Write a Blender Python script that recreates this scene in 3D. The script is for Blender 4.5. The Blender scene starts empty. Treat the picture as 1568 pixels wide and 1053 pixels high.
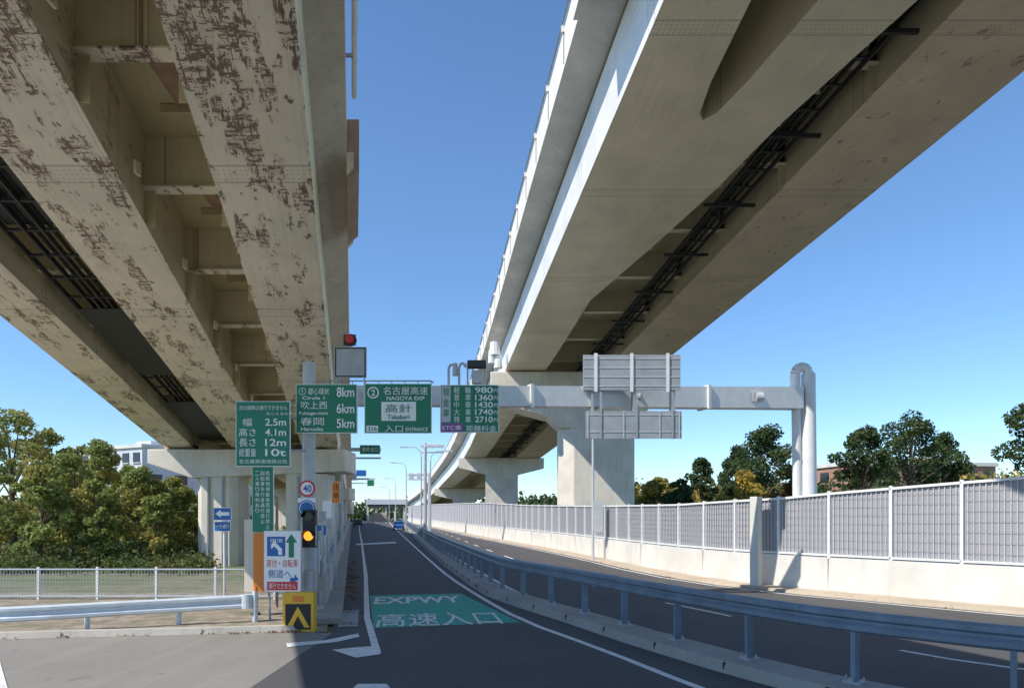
import bpy, math, random
import numpy as np
from mathutils import Vector, Matrix
random.seed(7); rng=np.random.default_rng(11)
F=1045.3; CX=784.0; HY=785.0; H=2.8
def P(px,py,D): return Vector(((px-CX)/F*D, D, H+(HY-py)/F*D))
def G(px,py,z=0.0):
    D=(H-z)*F/(py-HY); return Vector(((px-CX)/F*D, D, z))
sc=bpy.context.scene
# ---------------------------------------------------------------- materials
class NT:
    def __init__(s,name):
        s.m=bpy.data.materials.new(name); s.m.use_nodes=True
        s.t=s.m.node_tree; s.n=s.t.nodes; s.b=s.n['Principled BSDF']
    def link(s,a,b): s.t.links.new(a,b)
    def setin(s,sock,v):
        if isinstance(v,bpy.types.NodeSocket): s.link(v,sock)
        else: sock.default_value=v
    def math(s,op,a,b=0.0,c=None,clamp=False):
        n=s.n.new('ShaderNodeMath'); n.operation=op; n.use_clamp=clamp
        s.setin(n.inputs[0],a); s.setin(n.inputs[1],b)
        if c is not None: s.setin(n.inputs[2],c)
        return n.outputs[0]
    def coord(s,kind='Object',scale=(1,1,1),loc=(0,0,0)):
        c=s.n.new('ShaderNodeTexCoord'); m=s.n.new('ShaderNodeMapping')
        m.inputs['Scale'].default_value=scale; m.inputs['Location'].default_value=loc
        s.link(c.outputs[kind],m.inputs['Vector']); return m.outputs[0]
    def noise(s,vec,scale,detail=3,rough=0.55):
        n=s.n.new('ShaderNodeTexNoise'); n.inputs['Scale'].default_value=scale
        n.inputs['Detail'].default_value=min(detail,4); n.inputs['Roughness'].default_value=rough
        s.link(vec,n.inputs['Vector']); return n.outputs['Fac']
    def mapr(s,v,a,b,c=0.0,d=1.0):
        n=s.n.new('ShaderNodeMapRange'); s.link(v,n.inputs[0])
        for i,x in enumerate((a,b,c,d)): n.inputs[i+1].default_value=x
        return n.outputs[0]
    def mix(s,f,a,b):
        n=s.n.new('ShaderNodeMix'); n.data_type='RGBA'
        s.setin(n.inputs[0],f)
        for i,x in ((6,a),(7,b)):
            if isinstance(x,tuple): n.inputs[i].default_value=(x[0],x[1],x[2],1)
            else: s.link(x,n.inputs[i])
        return n.outputs[2]
    def sep(s,vec):
        n=s.n.new('ShaderNodeSeparateXYZ'); s.link(vec,n.inputs[0]); return n.outputs
    def bump(s,h,strength=0.3,dist=0.02):
        n=s.n.new('ShaderNodeBump'); n.inputs['Strength'].default_value=strength
        n.inputs['Distance'].default_value=dist; s.link(h,n.inputs['Height']); s.link(n.outputs[0],s.b.inputs['Normal'])
    def col(s,c): s.setin(s.b.inputs['Base Color'],c if not isinstance(c,tuple) else (c[0],c[1],c[2],1))
    def rough(s,r): s.setin(s.b.inputs['Roughness'],r)
def sh(c,k): return tuple(min(1,x*k) for x in c)
def simple(name,c,rough=0.6,metal=0.0,var=0.15,scale=3.0,emit=0):
    t=NT(name)
    if var>0.05:
        v=t.coord(); f=t.mapr(t.noise(v,scale,3),0.3,0.7); t.col(t.mix(f,sh(c,1-var),sh(c,1+var)))
    else: t.col(c)
    t.rough(rough); t.b.inputs['Metallic'].default_value=metal
    if emit: t.b.inputs['Emission Color'].default_value=(*c,1); t.b.inputs['Emission Strength'].default_value=emit
    return t.m
def wornpaint(name,c,under,thr=0.60):
    t=NT(name); v=t.coord()
    w_=t.mapr(t.noise(v,7,4,0.75),thr-.06,thr+.05); w2=t.mapr(t.noise(v,60,3,0.7),0.42,0.62)
    a=t.mix(t.mapr(t.noise(v,3,3),0.3,0.7),sh(c,.88),sh(c,1.06))
    t.col(t.mix(t.math('MULTIPLY',w_,w2),a,under)); t.rough(0.7); return t.m
def asphalt(name,c=(0.055,0.055,0.058)):
    t=NT(name); v=t.coord()
    big=t.mapr(t.noise(v,0.35,4),0.3,0.7); fine=t.mapr(t.noise(v,55,3,0.7),0.3,0.75)
    a=t.mix(big,sh(c,0.8),sh(c,1.2)); a=t.mix(t.math('MULTIPLY',fine,0.55),a,sh(c,2.1))
    st=t.noise(t.coord(scale=(1.4,0.05,1)),1.5,3); a=t.mix(t.mapr(st,0.5,0.7,0,0.4),a,sh(c,1.6))
    spots=t.mapr(t.noise(v,1.7,4,0.7),0.62,0.70,0,0.4); a=t.mix(spots,a,sh(c,0.45))
    vo=t.n.new('ShaderNodeTexVoronoi'); vo.feature='DISTANCE_TO_EDGE'; vo.inputs['Scale'].default_value=0.22
    t.link(t.coord(),vo.inputs['Vector'])
    a=t.mix(t.math('MULTIPLY',t.mapr(vo.outputs['Distance'],0.0,0.004,0.35,0.0),t.mapr(t.noise(v,0.5,2),.45,.55)),a,sh(c,0.5))
    t.col(a); t.rough(0.85); return t.m
def concrete(name,c,joint=0.0,stain=0.5):
    t=NT(name); v=t.coord()
    n1=t.mapr(t.noise(v,0.7,4),0.3,0.7); n2=t.mapr(t.noise(v,14,3),0.3,0.7)
    a=t.mix(n1,sh(c,0.85),sh(c,1.12)); a=t.mix(t.math('MULTIPLY',n2,0.3),a,sh(c,0.75))
    st=t.noise(t.coord(scale=(2.2,2.2,0.18)),2.0,4,0.65)
    a=t.mix(t.mapr(st,0.53,0.78,0,stain),a,sh(c,0.42))
    t.col(a); t.rough(0.85); return t.m
def steel_paint(name,c,peel=0.0,peelthr=0.5,splice=5.3,rust=0.2,rough=0.5):
    t=NT(name); uv=t.coord('UV'); s=t.sep(uv); u,vv=s[0],s[1]
    ob=t.coord()
    a=t.mix(t.mapr(t.noise(ob,0.6,4),0.3,0.7),sh(c,0.86),sh(c,1.06))
    a=t.mix(t.mapr(t.noise(t.coord('UV',(7,0.35,1)),1.5,4),0.5,0.8,0,0.4),a,sh(c,0.62))
    fr=t.math('FRACT',t.math('DIVIDE',t.math('ADD',vv,90.0),splice))
    band=t.math('LESS_THAN',fr,0.45/splice)
    du=t.math('SUBTRACT',t.math('FRACT',t.math('MULTIPLY',u,11)),0.5); dv=t.math('SUBTRACT',t.math('FRACT',t.math('MULTIPLY',vv,9)),0.5)
    r2=t.math('ADD',t.math('MULTIPLY',du,du),t.math('MULTIPLY',dv,dv))
    dot=t.math('MULTIPLY',band,t.math('LESS_THAN',r2,0.05))
    edge=t.math('MULTIPLY',t.math('LESS_THAN',fr,0.015/splice*3),0.6)
    e2=t.math('MULTIPLY',t.math('LESS_THAN',t.math('ABSOLUTE',t.math('SUBTRACT',fr,0.45/splice)),0.02/splice),0.6)
    a=t.mix(t.math('MULTIPLY',dot,0.4),a,sh(c,0.4))
    a=t.mix(t.math('MAXIMUM',edge,e2),a,sh(c,0.5))
    if rust:
        r=t.math('MULTIPLY',t.mapr(t.noise(ob,1.1,4,0.7),0.60,0.7),rust)
        a=t.mix(r,a,(0.20,0.10,0.05))
    if peel:
        n1=t.noise(t.coord('UV',(12,2.0,1)),1.0,4,0.8); n2=t.noise(t.coord('UV',(2.4,11,1),(5,3,0)),1.0,4,0.8)
        m=t.math('MAXIMUM',t.mapr(n1,0.51,0.535),t.mapr(n2,0.51,0.535))
        n3=t.noise(t.coord('UV',(9,9,1)),1.0,4,0.8)
        rn=t.math('ADD',t.noise(t.coord('UV',(1.9,0.6,1),(3.3,1.7,0)),1.0,4,0.7),t.mapr(vv,7.0,12.5,0.085,-0.02))
        reg=t.mapr(rn,peelthr,peelthr+0.02)
        blot=t.mapr(t.noise(t.coord('UV',(1.6,0.9,1),(9,2,0)),1.6,4,0.7),0.62,0.65)
        m=t.math('MULTIPLY',t.math('MULTIPLY',m,reg),t.mapr(n3,0.38,0.44))
        m=t.math('MAXIMUM',m,t.math('MULTIPLY',blot,t.mapr(n3,0.42,0.5)))
        a=t.mix(t.math('MULTIPLY',t.mapr(rn,peelthr-.06,peelthr+.05),0.22*peel),a,(0.46,0.31,0.20))
        a=t.mix(t.math('MULTIPLY',m,peel),a,t.mix(t.noise(ob,9,3),(0.065,0.042,0.03),(0.25,0.16,0.11)))
    t.col(a); t.rough(rough)
    return t.m
def leafmat(name,c1,c2,c3):
    t=NT(name); g=t.n.new('ShaderNodeNewGeometry'); v=t.coord()
    a=t.mix(g.outputs['Random Per Island'],c1,c2)
    a=t.mix(t.mapr(t.noise(v,0.55,2),0.5,0.62),a,c3)
    t.col(a); t.rough(0.7); t.b.inputs['Specular IOR Level'].default_value=0.2
    tr=t.n.new('ShaderNodeBsdfTranslucent'); t.link(a,tr.inputs['Color'])
    mx=t.n.new('ShaderNodeMixShader'); mx.inputs[0].default_value=0.35
    t.link(t.b.outputs[0],mx.inputs[1]); t.link(tr.outputs[0],mx.inputs[2]); t.link(mx.outputs[0],t.n['Material Output'].inputs[0])
    return t.m
M={}
M['asph']=asphalt('asphalt',(0.068,0.067,0.069)); M['asph2']=asphalt('asphalt_sunlit_tone',(0.20,0.188,0.17))  # side road gets a paler asphalt copy, sunlit brightness put into its colour
M['conc']=concrete('concrete',(0.52,0.48,0.42)); M['concw']=concrete('concrete_wall_pale',(0.76,0.73,0.67),stain=0.28)
M['concp']=concrete('pier_paint_concrete',(0.78,0.72,0.62),stain=0.35)
M['kerb']=concrete('kerb_concrete',(0.36,0.34,0.31)); M['gutter']=concrete('gutter_concrete',(0.52,0.43,0.33))
M['white']=wornpaint('white_road_paint',(0.78,0.78,0.76),(0.09,0.09,0.09),0.62)
M['wpaint']=simple('white_steel_paint',(0.82,0.82,0.81),0.4,var=0.06)
M['galv']=simple('galvanised_steel',(0.42,0.44,0.46),0.45,0.3,0.1)
M['lgrey']=simple('light_grey_paint',(0.55,0.57,0.59),0.45,var=0.06)
M['rail']=simple('blue_grey_rail_paint',(0.18,0.23,0.29),0.4,0.1,0.2,2.0)
M['railw']=simple('pale_guardrail_paint',(0.62,0.68,0.74),0.4,0.1,0.08)
M['green']=simple('sign_green',(0.008,0.21,0.11),0.4,var=0.05)
M['rgreen']=wornpaint('road_green_paint',(0.03,0.40,0.30),(0.05,0.07,0.065),0.56)
M['signw']=simple('sign_white',(0.92,0.92,0.91),0.4,var=0.02)
M['blue']=simple('sign_blue',(0.01,0.14,0.42),0.4,var=0.04)
M['red']=simple('sign_red',(0.68,0.03,0.04),0.4,var=0.05)
M['orange']=simple('sign_orange',(0.78,0.24,0.03),0.5,var=0.05)
M['yellow']=simple('sign_yellow',(0.85,0.48,0.03),0.5,var=0.05)
M['black']=simple('black_paint',(0.015,0.015,0.016),0.5,var=0)
M['purple']=simple('sign_purple',(0.28,0.08,0.36),0.5,var=0.05)
M['dark']=simple('dark_steel',(0.045,0.046,0.05),0.6,0.0,0)
M['amber']=simple('amber_lamp',(1.0,0.35,0.03),0.4,var=0,emit=1.6)
M['glass']=simple('dark_glass',(0.02,0.03,0.04),0.1,var=0)
M['brown']=simple('brown_plate',(0.40,0.27,0.18),0.7,var=0.2)
M['fencep']=simple('fence_panel_grey',(0.36,0.35,0.38),0.6,var=0.05)
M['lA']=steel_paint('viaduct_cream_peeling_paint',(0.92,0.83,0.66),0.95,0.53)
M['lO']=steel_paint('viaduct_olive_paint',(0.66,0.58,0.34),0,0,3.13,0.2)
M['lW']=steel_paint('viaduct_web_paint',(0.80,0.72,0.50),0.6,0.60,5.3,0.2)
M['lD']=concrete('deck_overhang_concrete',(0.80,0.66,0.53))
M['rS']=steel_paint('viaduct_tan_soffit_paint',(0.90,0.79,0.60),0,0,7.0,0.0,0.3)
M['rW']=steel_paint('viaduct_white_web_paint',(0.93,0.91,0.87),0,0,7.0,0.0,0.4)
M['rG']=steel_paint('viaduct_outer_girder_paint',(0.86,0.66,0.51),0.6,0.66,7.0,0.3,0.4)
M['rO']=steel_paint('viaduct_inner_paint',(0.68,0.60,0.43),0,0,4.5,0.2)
M['rD']=concrete('overhang_pale_concrete',(0.84,0.80,0.73),stain=0.3)
M['bark']=simple('bark',(0.11,0.085,0.06),0.9,var=0.3,scale=6)
M['leafL']=leafmat('leaves_olive',(0.19,0.25,0.07),(0.36,0.39,0.13),(0.42,0.37,0.11))
M['leafU']=leafmat('leaves_shrub',(0.08,0.12,0.04),(0.17,0.21,0.07),(0.20,0.18,0.07))
M['leafD']=leafmat('leaves_dark',(0.045,0.08,0.03),(0.10,0.145,0.055),(0.10,0.13,0.05))
M['leafY']=leafmat('leaves_autumn',(0.54,0.38,0.06),(0.38,0.31,0.08),(0.20,0.21,0.07))
M['leafR']=leafmat('leaves_rusty',(0.22,0.11,0.05),(0.18,0.18,0.06),(0.10,0.14,0.05))
M['leafF']=leafmat('fallen_leaf_colours',(0.24,0.12,0.05),(0.15,0.08,0.04),(0.30,0.19,0.08))
def groundmat():
    t=NT('grass_ground'); v=t.coord()
    a=t.mix(t.mapr(t.noise(v,0.15,4),0.4,0.6),(0.11,0.14,0.055),(0.27,0.24,0.16))
    a=t.mix(t.mapr(t.noise(v,6,4),0.4,0.7,0,0.6),a,(0.09,0.11,0.045)); t.col(a); t.rough(0.95); return t.m
M['grass']=groundmat()
def dirtmat():
    t=NT('gravelly_soil'); v=t.coord()
    a=t.mix(t.mapr(t.noise(v,2.5,4),0.35,0.65),(0.38,0.32,0.25),(0.20,0.16,0.11))
    a=t.mix(t.mapr(t.noise(v,0.9,4),0.5,0.65,0,0.7),a,(0.13,0.15,0.07))
    a=t.mix(t.mapr(t.noise(v,40,3),0.5,0.7,0,0.6),a,(0.48,0.44,0.38)); t.col(a); t.rough(0.95); t.bump(t.noise(v,40,3),0.6,0.03); return t.m
M['dirt']=dirtmat()
# ---------------------------------------------------------------- mesh builder
class MB:
    def __init__(s): s.v=[];s.f=[];s.mi=[];s.mats=[];s.uv=[]
    def m(s,mat):
        mat=M[mat] if isinstance(mat,str) else mat
        if mat not in s.mats: s.mats.append(mat)
        return s.mats.index(mat)
    def face(s,pts,mat,uv=None):
        b=len(s.v); s.v+= [tuple(p) for p in pts]; s.f.append(tuple(range(b,b+len(pts)))); s.mi.append(s.m(mat))
        s.uv.append(uv if uv else [(p[0],p[1]) for p in pts])
    def box(s,c,size,mat,rz=0.0,R=None,taper=1.0):
        hx,hy,hz=[x/2 for x in size]; R=R or Matrix.Rotation(rz,3,'Z'); c=Vector(c)
        k=[]
        for z,tp in ((-hz,1),(hz,taper)):
            for x,y in ((-hx,-hy),(hx,-hy),(hx,hy),(-hx,hy)): k.append(c+R@Vector((x*tp,y*tp,z)))
        for q in ((0,3,2,1),(4,5,6,7),(0,1,5,4),(1,2,6,5),(2,3,7,6),(3,0,4,7)):
            s.face([k[i] for i in q],mat)
    def cyl(s,p0,p1,r0,r1,mat,n=14,caps=True):
        p0=Vector(p0);p1=Vector(p1); d=(p1-p0).normalized()
        a=d.orthogonal().normalized(); b=d.cross(a)
        A=[p0+(a*math.cos(t)+b*math.sin(t))*r0 for t in [2*math.pi*i/n for i in range(n)]]
        B=[p1+(a*math.cos(t)+b*math.sin(t))*r1 for t in [2*math.pi*i/n for i in range(n)]]
        for i in range(n):
            j=(i+1)%n; s.face([A[i],A[j],B[j],B[i]],mat)
        if caps: s.face(A[::-1],mat); s.face(B,mat)
    def tube(s,pts,r,mat,n=10):
        for a,b in zip(pts[:-1],pts[1:]): s.cyl(a,b,r,r,mat,n)
    def prism(s,pts,d,mat):
        d=Vector(d); A=[Vector(p) for p in pts]; B=[p+d for p in A]; n=len(A)
        s.face(A,mat); s.face(B[::-1],mat)
        for i in range(n):
            j=(i+1)%n; s.face([A[j],A[i],B[i],B[j]],mat)
    def sweep(s,prof,Ds,path,mats,closed=True,caps=True):
        secs=[]
        for D in Ds:
            o=path(D); pr=prof(D) if callable(prof) else prof
            secs.append([(Vector((o[0]+x,o[1],o[2]+h)),x,h) for x,h in pr])
        n=len(secs[0]); L=n if closed else n-1
        cum=[0]
        for i in range(L):
            a=secs[0][i];b=secs[0][(i+1)%n]; cum.append(cum[-1]+math.hypot(a[1]-b[1],a[2]-b[2]))
        for k in range(len(Ds)-1):
            for i in range(L):
                j=(i+1)%n
                mt=mats[i%len(mats)] if isinstance(mats,(list,tuple)) else mats
                u0,u1=cum[i],cum[i+1]; off=secs[0][0][1]
                s.face([secs[k][i][0],secs[k][j][0],secs[k+1][j][0],secs[k+1][i][0]],mt,
                       [(u0+off,Ds[k]),(u1+off,Ds[k]),(u1+off,Ds[k+1]),(u0+off,Ds[k+1])])
        if caps and closed:
            mt=mats[0] if isinstance(mats,(list,tuple)) else mats
            s.face([q[0] for q in secs[0]],mt); s.face([q[0] for q in secs[-1]][::-1],mt)
    def build(s,name,parent=None,smooth=False,bevel=0,merge=False):
        me=bpy.data.meshes.new(name); me.from_pydata(s.v,[],s.f)
        for m in s.mats: me.materials.append(m)
        me.polygons.foreach_set('material_index',s.mi)
        uvl=me.uv_layers.new(name='UVMap'); flat=[]
        for q in s.uv:
            for a in q: flat+= [a[0],a[1]]
        uvl.data.foreach_set('uv',flat); me.update()
        o=bpy.data.objects.new(name,me); sc.collection.objects.link(o)
        if parent: o.parent=parent
        if smooth or bevel or merge:
            import bmesh
            bm=bmesh.new(); bm.from_mesh(me); bmesh.ops.remove_doubles(bm,verts=bm.verts,dist=0.0008)
            bmesh.ops.recalc_face_normals(bm,faces=bm.faces); bm.to_mesh(me); bm.free()
        if bevel:
            md=o.modifiers.new('b','BEVEL'); md.width=bevel; md.segments=2; md.limit_method='ANGLE'
        if smooth:
            for p in me.polygons: p.use_smooth=True
            try: me.set_sharp_from_angle(angle=math.radians(40))
            except Exception: pass
        return o
# both viaducts are scaled up about the camera point to move their cast shadows
VIA_SCALE=1.2
class VB(MB):
    def build(s,*a,**k):
        s.v=[(x*VIA_SCALE,y*VIA_SCALE,2.8+(z-2.8)*VIA_SCALE) for x,y,z in s.v]; return MB.build(s,*a,**k)
ZG=2.8-2.8/VIA_SCALE-.05   # ground level before the viaduct scaling
def empty(name,loc=(0,0,0)):
    e=bpy.data.objects.new(name,None); e.location=(0,0,0); e.empty_display_size=0.3; sc.collection.objects.link(e); return e
TEXTS=[]
def text(s,px,py,w,h,D,mat,parent,name='lettering',bold=None):
    if bold is None: bold=0.014 if all(ord(ch)<256 for ch in s) else 0.0
    cu=bpy.data.curves.new(name,'FONT'); cu.body=s; cu.align_x='CENTER'; cu.align_y='CENTER'; cu.size=1; cu.offset=bold
    cu.materials.append(M[mat]); o=bpy.data.objects.new(name,cu); sc.collection.objects.link(o); o.parent=parent
    o.rotation_euler=(math.pi/2,0,0); o.location=P(px,py,D); TEXTS.append((o,w/F*D,h/F*D,P(px,py,D))); return o
def fit_texts():
    bpy.context.view_layer.update()
    for o,w,h,c in TEXTS:
        d=o.dimensions
        sx=w/max(d.x,1e-3); sy=h/max(d.y,1e-3); bb=[Vector(b) for b in o.bound_box]
        cx=(min(b.x for b in bb)+max(b.x for b in bb))/2; cy=(min(b.y for b in bb)+max(b.y for b in bb))/2
        o.scale=(sx,sy,1)
        R=o.rotation_euler.to_matrix(); o.location=c-R@Vector((cx*sx,cy*sy,0))
def panel(mb,x0,y0,x1,y1,D,mat,t=0.04,border=None,bw=1.2,back='galv'):
    a=P(x0,y1,D);b=P(x1,y0,D); c=(a+b)/2; w=b.x-a.x;h=b.z-a.z
    mb.box((c.x,D+t/2,c.z),(w,t,h),border or mat)
    if border:
        k=bw/F*D*2; mb.box((c.x,D-0.002,c.z),(w-k,0.004,h-k),mat)
def rect(mb,x0,y0,x1,y1,D,mat,d=0.006):
    a=P(x0,y1,D);b=P(x1,y0,D); mb.box(((a.x+b.x)/2,D-d/2,(a.z+b.z)/2),(b.x-a.x,0.003,b.z-a.z),mat)
def interp(pts,D):
    if D<=pts[0][0]: i=0
    elif D>=pts[-1][0]: i=len(pts)-2
    else:
        i=0
        while D>pts[i+1][0]: i+=1
    a,b=pts[i],pts[i+1]; t=(D-a[0])/(b[0]-a[0]); return [a[k]+(b[k]-a[k])*t for k in range(1,len(a))]
def smoothpts(pts,it=2):
    for _ in range(it):
        q=[pts[0]]
        for a,b in zip(pts[:-1],pts[1:]):
            q.append(tuple(a[k]*.75+b[k]*.25 for k in range(len(a)))); q.append(tuple(a[k]*.25+b[k]*.75 for k in range(len(a))))
        q.append(pts[-1]); pts=q
    return pts
def offset(pts,d):
    out=[]
    for i,p in enumerate(pts):
        a=Vector(pts[max(0,i-1)][:2]); b=Vector(pts[min(len(pts)-1,i+1)][:2]); t=(b-a).normalized()
        n=Vector((t.y,-t.x)); out.append((p[0]+n.x*d,p[1]+n.y*d)+tuple(p[2:]))
    return out
def resample(pts,step):
    out=[pts[0]]; acc=0
    for a,b in zip(pts[:-1],pts[1:]):
        L=math.hypot(b[0]-a[0],b[1]-a[1])
        if L<1e-6: continue
        t=step-acc
        while t<=L:
            k=t/L; out.append(tuple(a[j]+(b[j]-a[j])*k for j in range(len(a)))); t+=step
        acc=(acc+L)%step
    return out
def ribbon(mb,A,B,z,mat):
    for i in range(len(A)-1):
        mb.face([(A[i][0],A[i][1],z),(B[i][0],B[i][1],z),(B[i+1][0],B[i+1][1],z),(A[i+1][0],A[i+1][1],z)],mat)
def line_strip(mb,pts,w,z,mat): ribbon(mb,offset(pts,-w/2),offset(pts,w/2),z,mat)
def extr(mb,pts,prof,mat,zf=None):
    secs=[]; offs={}
    for x,_ in prof:
        if x not in offs: offs[x]=offset(pts,x)
    for i in range(len(pts)):
        zb=zf(i) if zf else 0; secs.append([Vector((offs[x][i][0],offs[x][i][1],zb+h)) for x,h in prof])
    n=len(prof)
    for i in range(len(secs)-1):
        for k in range(n):
            j=(k+1)%n; mb.face([secs[i][k],secs[i][j],secs[i+1][j],secs[i+1][k]],mat)
    mb.face(secs[0],mat); mb.face(secs[-1][::-1],mat)
# ---------------------------------------------------------------- ground & roads
mb=MB(); S=3000
mb.face([(-S,-S,-0.06),(S,-S,-0.06),(S,S,-0.06),(-S,S,-0.06)],'grass'); mb.build('ground')
railp=smoothpts([(16,2.0),(12,5.4),(8.6,7.6),(6.7,8.9),(5.15,10.5),(4.23,12.1),(3.45,13.8),(2.75,15.4),(2.15,17),(1.5,18.6),(.85,20.1),(.12,21.9),(-.54,23.8),(-1.9,30.5),(-3.2,37),(-5.7,50),(-9.7,73),(-21.5,139),(-33,200),(-47,280)],1)
wallp=smoothpts([(34,-4),(27,5),(20.4,13),(14.6,19.5),(9.4,25.6),(7.2,31.5),(5.4,41.8),(1.4,60),(-3.3,79),(-16,140),(-30,200),(-44,275)],1)
def X_left(D): return -0.2335*D-0.15
mb=MB()
mb.face([(-4.2,-12,0),(40,-12,0),(34,-4,0),(27,5,0),(20.4,13,0),(14.6,19.5,0),(9.4,25.6,0),(-6.6,25.6,0),(-4.2,16,0)],'asph')
def wx(D):
    pts=sorted([(p[1],p[0]) for p in wallp]); return interp(pts,D)[0]
prev=25.6
for D in [30,36,42,50,60,70,80,100,120,140,170,200,240,275]:
    a=X_left(prev)-0.5; b=X_left(D)-0.5
    mb.face([(a if prev>25.6 else -6.6,prev,0),(wx(prev)+.2,prev,0),(wx(D)+.2,D,0),(b,D,0)],'asph'); prev=D
mb.build('asphalt_road')
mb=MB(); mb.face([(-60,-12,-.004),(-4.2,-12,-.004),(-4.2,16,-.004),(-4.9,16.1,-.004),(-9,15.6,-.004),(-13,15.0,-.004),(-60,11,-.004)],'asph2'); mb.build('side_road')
mb=MB(); mb.face([(-60,11,-0.02),(-13,15.0,-0.014),(-4.9,16.1,-0.014),(-4.4,16.2,-.014),(-6.2,24,-0.014),(-22,24.5,-0.03),(-60,25,-.05)],'dirt'); mb.build('verge_soil')
mb=MB(); Z=0.006
line_strip(mb,[tuple(G(578,1000))[:2],tuple(G(562,945))[:2],(-6.6,30.8),(-14.3,65),(-28,125),(-52,235)],0.16,Z,'white')
rl=smoothpts([tuple(G(1180,1090))[:2],tuple(G(1070,1053))[:2],tuple(G(925,995))[:2],tuple(G(800,950))[:2],(-1.0,22.5),(-2.63,29.3),(-4.4,38),(-8.73,60),(-14.6,90),(-35,195),(-50,280)],1)
line_strip(mb,rl,0.16,Z,'white')
e1=offset(railp,0.75); line_strip(mb,e1,0.14,Z,'white')
ln=offset(railp,4.1); rs=resample(ln,1.0)
i=3
while i<len(rs)-4:
    line_strip(mb,rs[i:i+4],0.14,Z,'white'); i+=8
e2=offset(wallp,-1.3); line_strip(mb,e2,0.14,Z,'white')
def gp(*q): mb.face([tuple(G(x,y,0.011)) for x,y in q],'white')
gp((438,984),(500,979),(548,969),(551,974),(515,982),(440,990)); gp((508,994),(548,990),(580,988),(582,1001),(545,1006))
gp((540,1053),(548,1046),(592,1046),(604,1060),(540,1060)); gp((-60,1005),(0,1012),(12,1053),(-10,1053),(-20,1020),(-60,1012))
gp((545,832),(605,829),(608,831),(545,834))
mb.build('road_markings')
mb=MB(); mb.face([tuple(G(566,911,Z)),tuple(G(706,908,Z)),tuple(G(797,952,Z)),tuple(G(572,961,Z))],'rgreen'); gpan=mb.build('green_road_panel')
def gtext(s,c,w,h,ang,parent,bold):
    cu=bpy.data.curves.new('painted_lettering','FONT'); cu.body=s; cu.align_x='CENTER'; cu.align_y='CENTER'; cu.materials.append(M['white'])
    cu.offset=bold
    o=bpy.data.objects.new('painted_lettering',cu); sc.collection.objects.link(o); o.parent=parent
    o.rotation_euler=(0,0,ang); o.location=c; TEXTS.append((o,w,h,Vector(c)))
c=G(640,917.5,0.012); gtext('EXPWY',c,2.75,1.7,math.radians(9),gpan,.022)
c=G(671,946.5,0.012); gtext('高速入口',c,3.2,2.2,math.radians(9),gpan,.006)
mb=MB(); kp=[p for p in railp]
extr(mb,kp,[(-0.55,0.0),(-0.48,0.2),(0.30,0.2),(0.36,0.0)],'kerb')
for i,p in enumerate(resample(offset(kp,-0.517),2.0)[:40]):
    mb.box((p[0]+.01,p[1],.1),(.06,.012,.17),'dark')
mb.build('median_kerb')
mb=MB(); gp2=[(p[0],p[1]) for p in wallp]
extr(mb,gp2,[(-0.95,0.0),(-0.9,0.10),(-0.15,0.12),(-0.1,0.0)],'gutter'); mb.build('wall_foot_kerb')
mb=MB(); kl=smoothpts([(-40,12.6),(-20,14.2),(-13,14.9),(-9,15.5),(-5.6,16.0),(-4.9,16.3)],1)
extr(mb,kl,[(-0.3,0.0),(-0.3,0.13),(-0.02,0.14),(0.02,0.0)],'conc')
for p in resample(offset(kl,0.012),3.0): mb.box((p[0],p[1],.07),(.012,.02,.13),'kerb')
mb.build('verge_kerb')
mb=MB(); lw=[(X_left(D)-0.52,D) for D in [17.2,18.5,20,22,24,28,33,40,50,65,90,130,200,280]]
extr(mb,lw,[(-0.45,0.0),(-0.42,0.14),(0.35,0.14),(0.38,0.0)],'kerb')
lb=[(x-0.25,y) for x,y in lw if y>=20]
extr(mb,lb,[(-0.16,0.14),(-0.10,0.95),(0.10,0.95),(0.16,0.14)],'conc'); mb.build('ramp_barrier_wall')
mb=MB()
for z in (1.15,1.4):
    mb.tube([(x,y,z) for x,y in lb],0.03,'rail',6)
for x,y in resample(lb,2.2)[:45]: mb.box((x,y,1.17),(0.05,0.05,0.5),'rail')
mb.build('ramp_handrail')
# ------------------------------------------------ median guard rail
mb=MB(); rp=railp
prof=[(-0.05,0.98),(-0.10,1.02),(-0.10,1.08),(-0.05,1.13),(-0.05,1.17),(-0.10,1.21),(-0.10,1.28),(-0.05,1.32),(-0.03,1.32),(-0.03,0.98)]
extr(mb,rp,prof,'rail')
rs=resample(rp,0.25)
k0=min(range(len(rs)),key=lambda i:(rs[i][0]-5.15)**2+(rs[i][1]-10.33)**2)%8
for i in range(k0,len(rs)-1,8):
    x,y=rs[i][:2]
    if y>150: break
    a=math.atan2(rs[i+1][1]-y,rs[i+1][0]-x)
    mb.box((x+.03,y,0.66),(0.07,0.15,0.92),'rail',a); mb.box((x+.03,y,0.215),(0.26,0.26,0.03),'galv',a)
    if y<40:
        for sx in (-.09,.09):
            for sy in (-.09,.09): mb.cyl((x+.03+sx,y+sy,0.22),(x+.03+sx,y+sy,0.30),0.018,0.018,'galv',6)
    mb.box((x+.0,y,1.15),(0.12,0.10,0.20),'rail',a)
for i in range(k0+4,len(rs)-1,16):
    x,y=rs[i][:2]
    if y>60: break
    a=math.atan2(rs[i+1][1]-y,rs[i+1][0]-x)
    c=Vector((x,y))-Vector((-math.sin(a),math.cos(a)))*(-0.104)
    mb.box((c.x,c.y,1.05),(.35,.014,.05),'rail',a); mb.box((c.x,c.y,1.245),(.35,.014,.06),'rail',a)
mb.build('median_guardrail')
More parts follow.
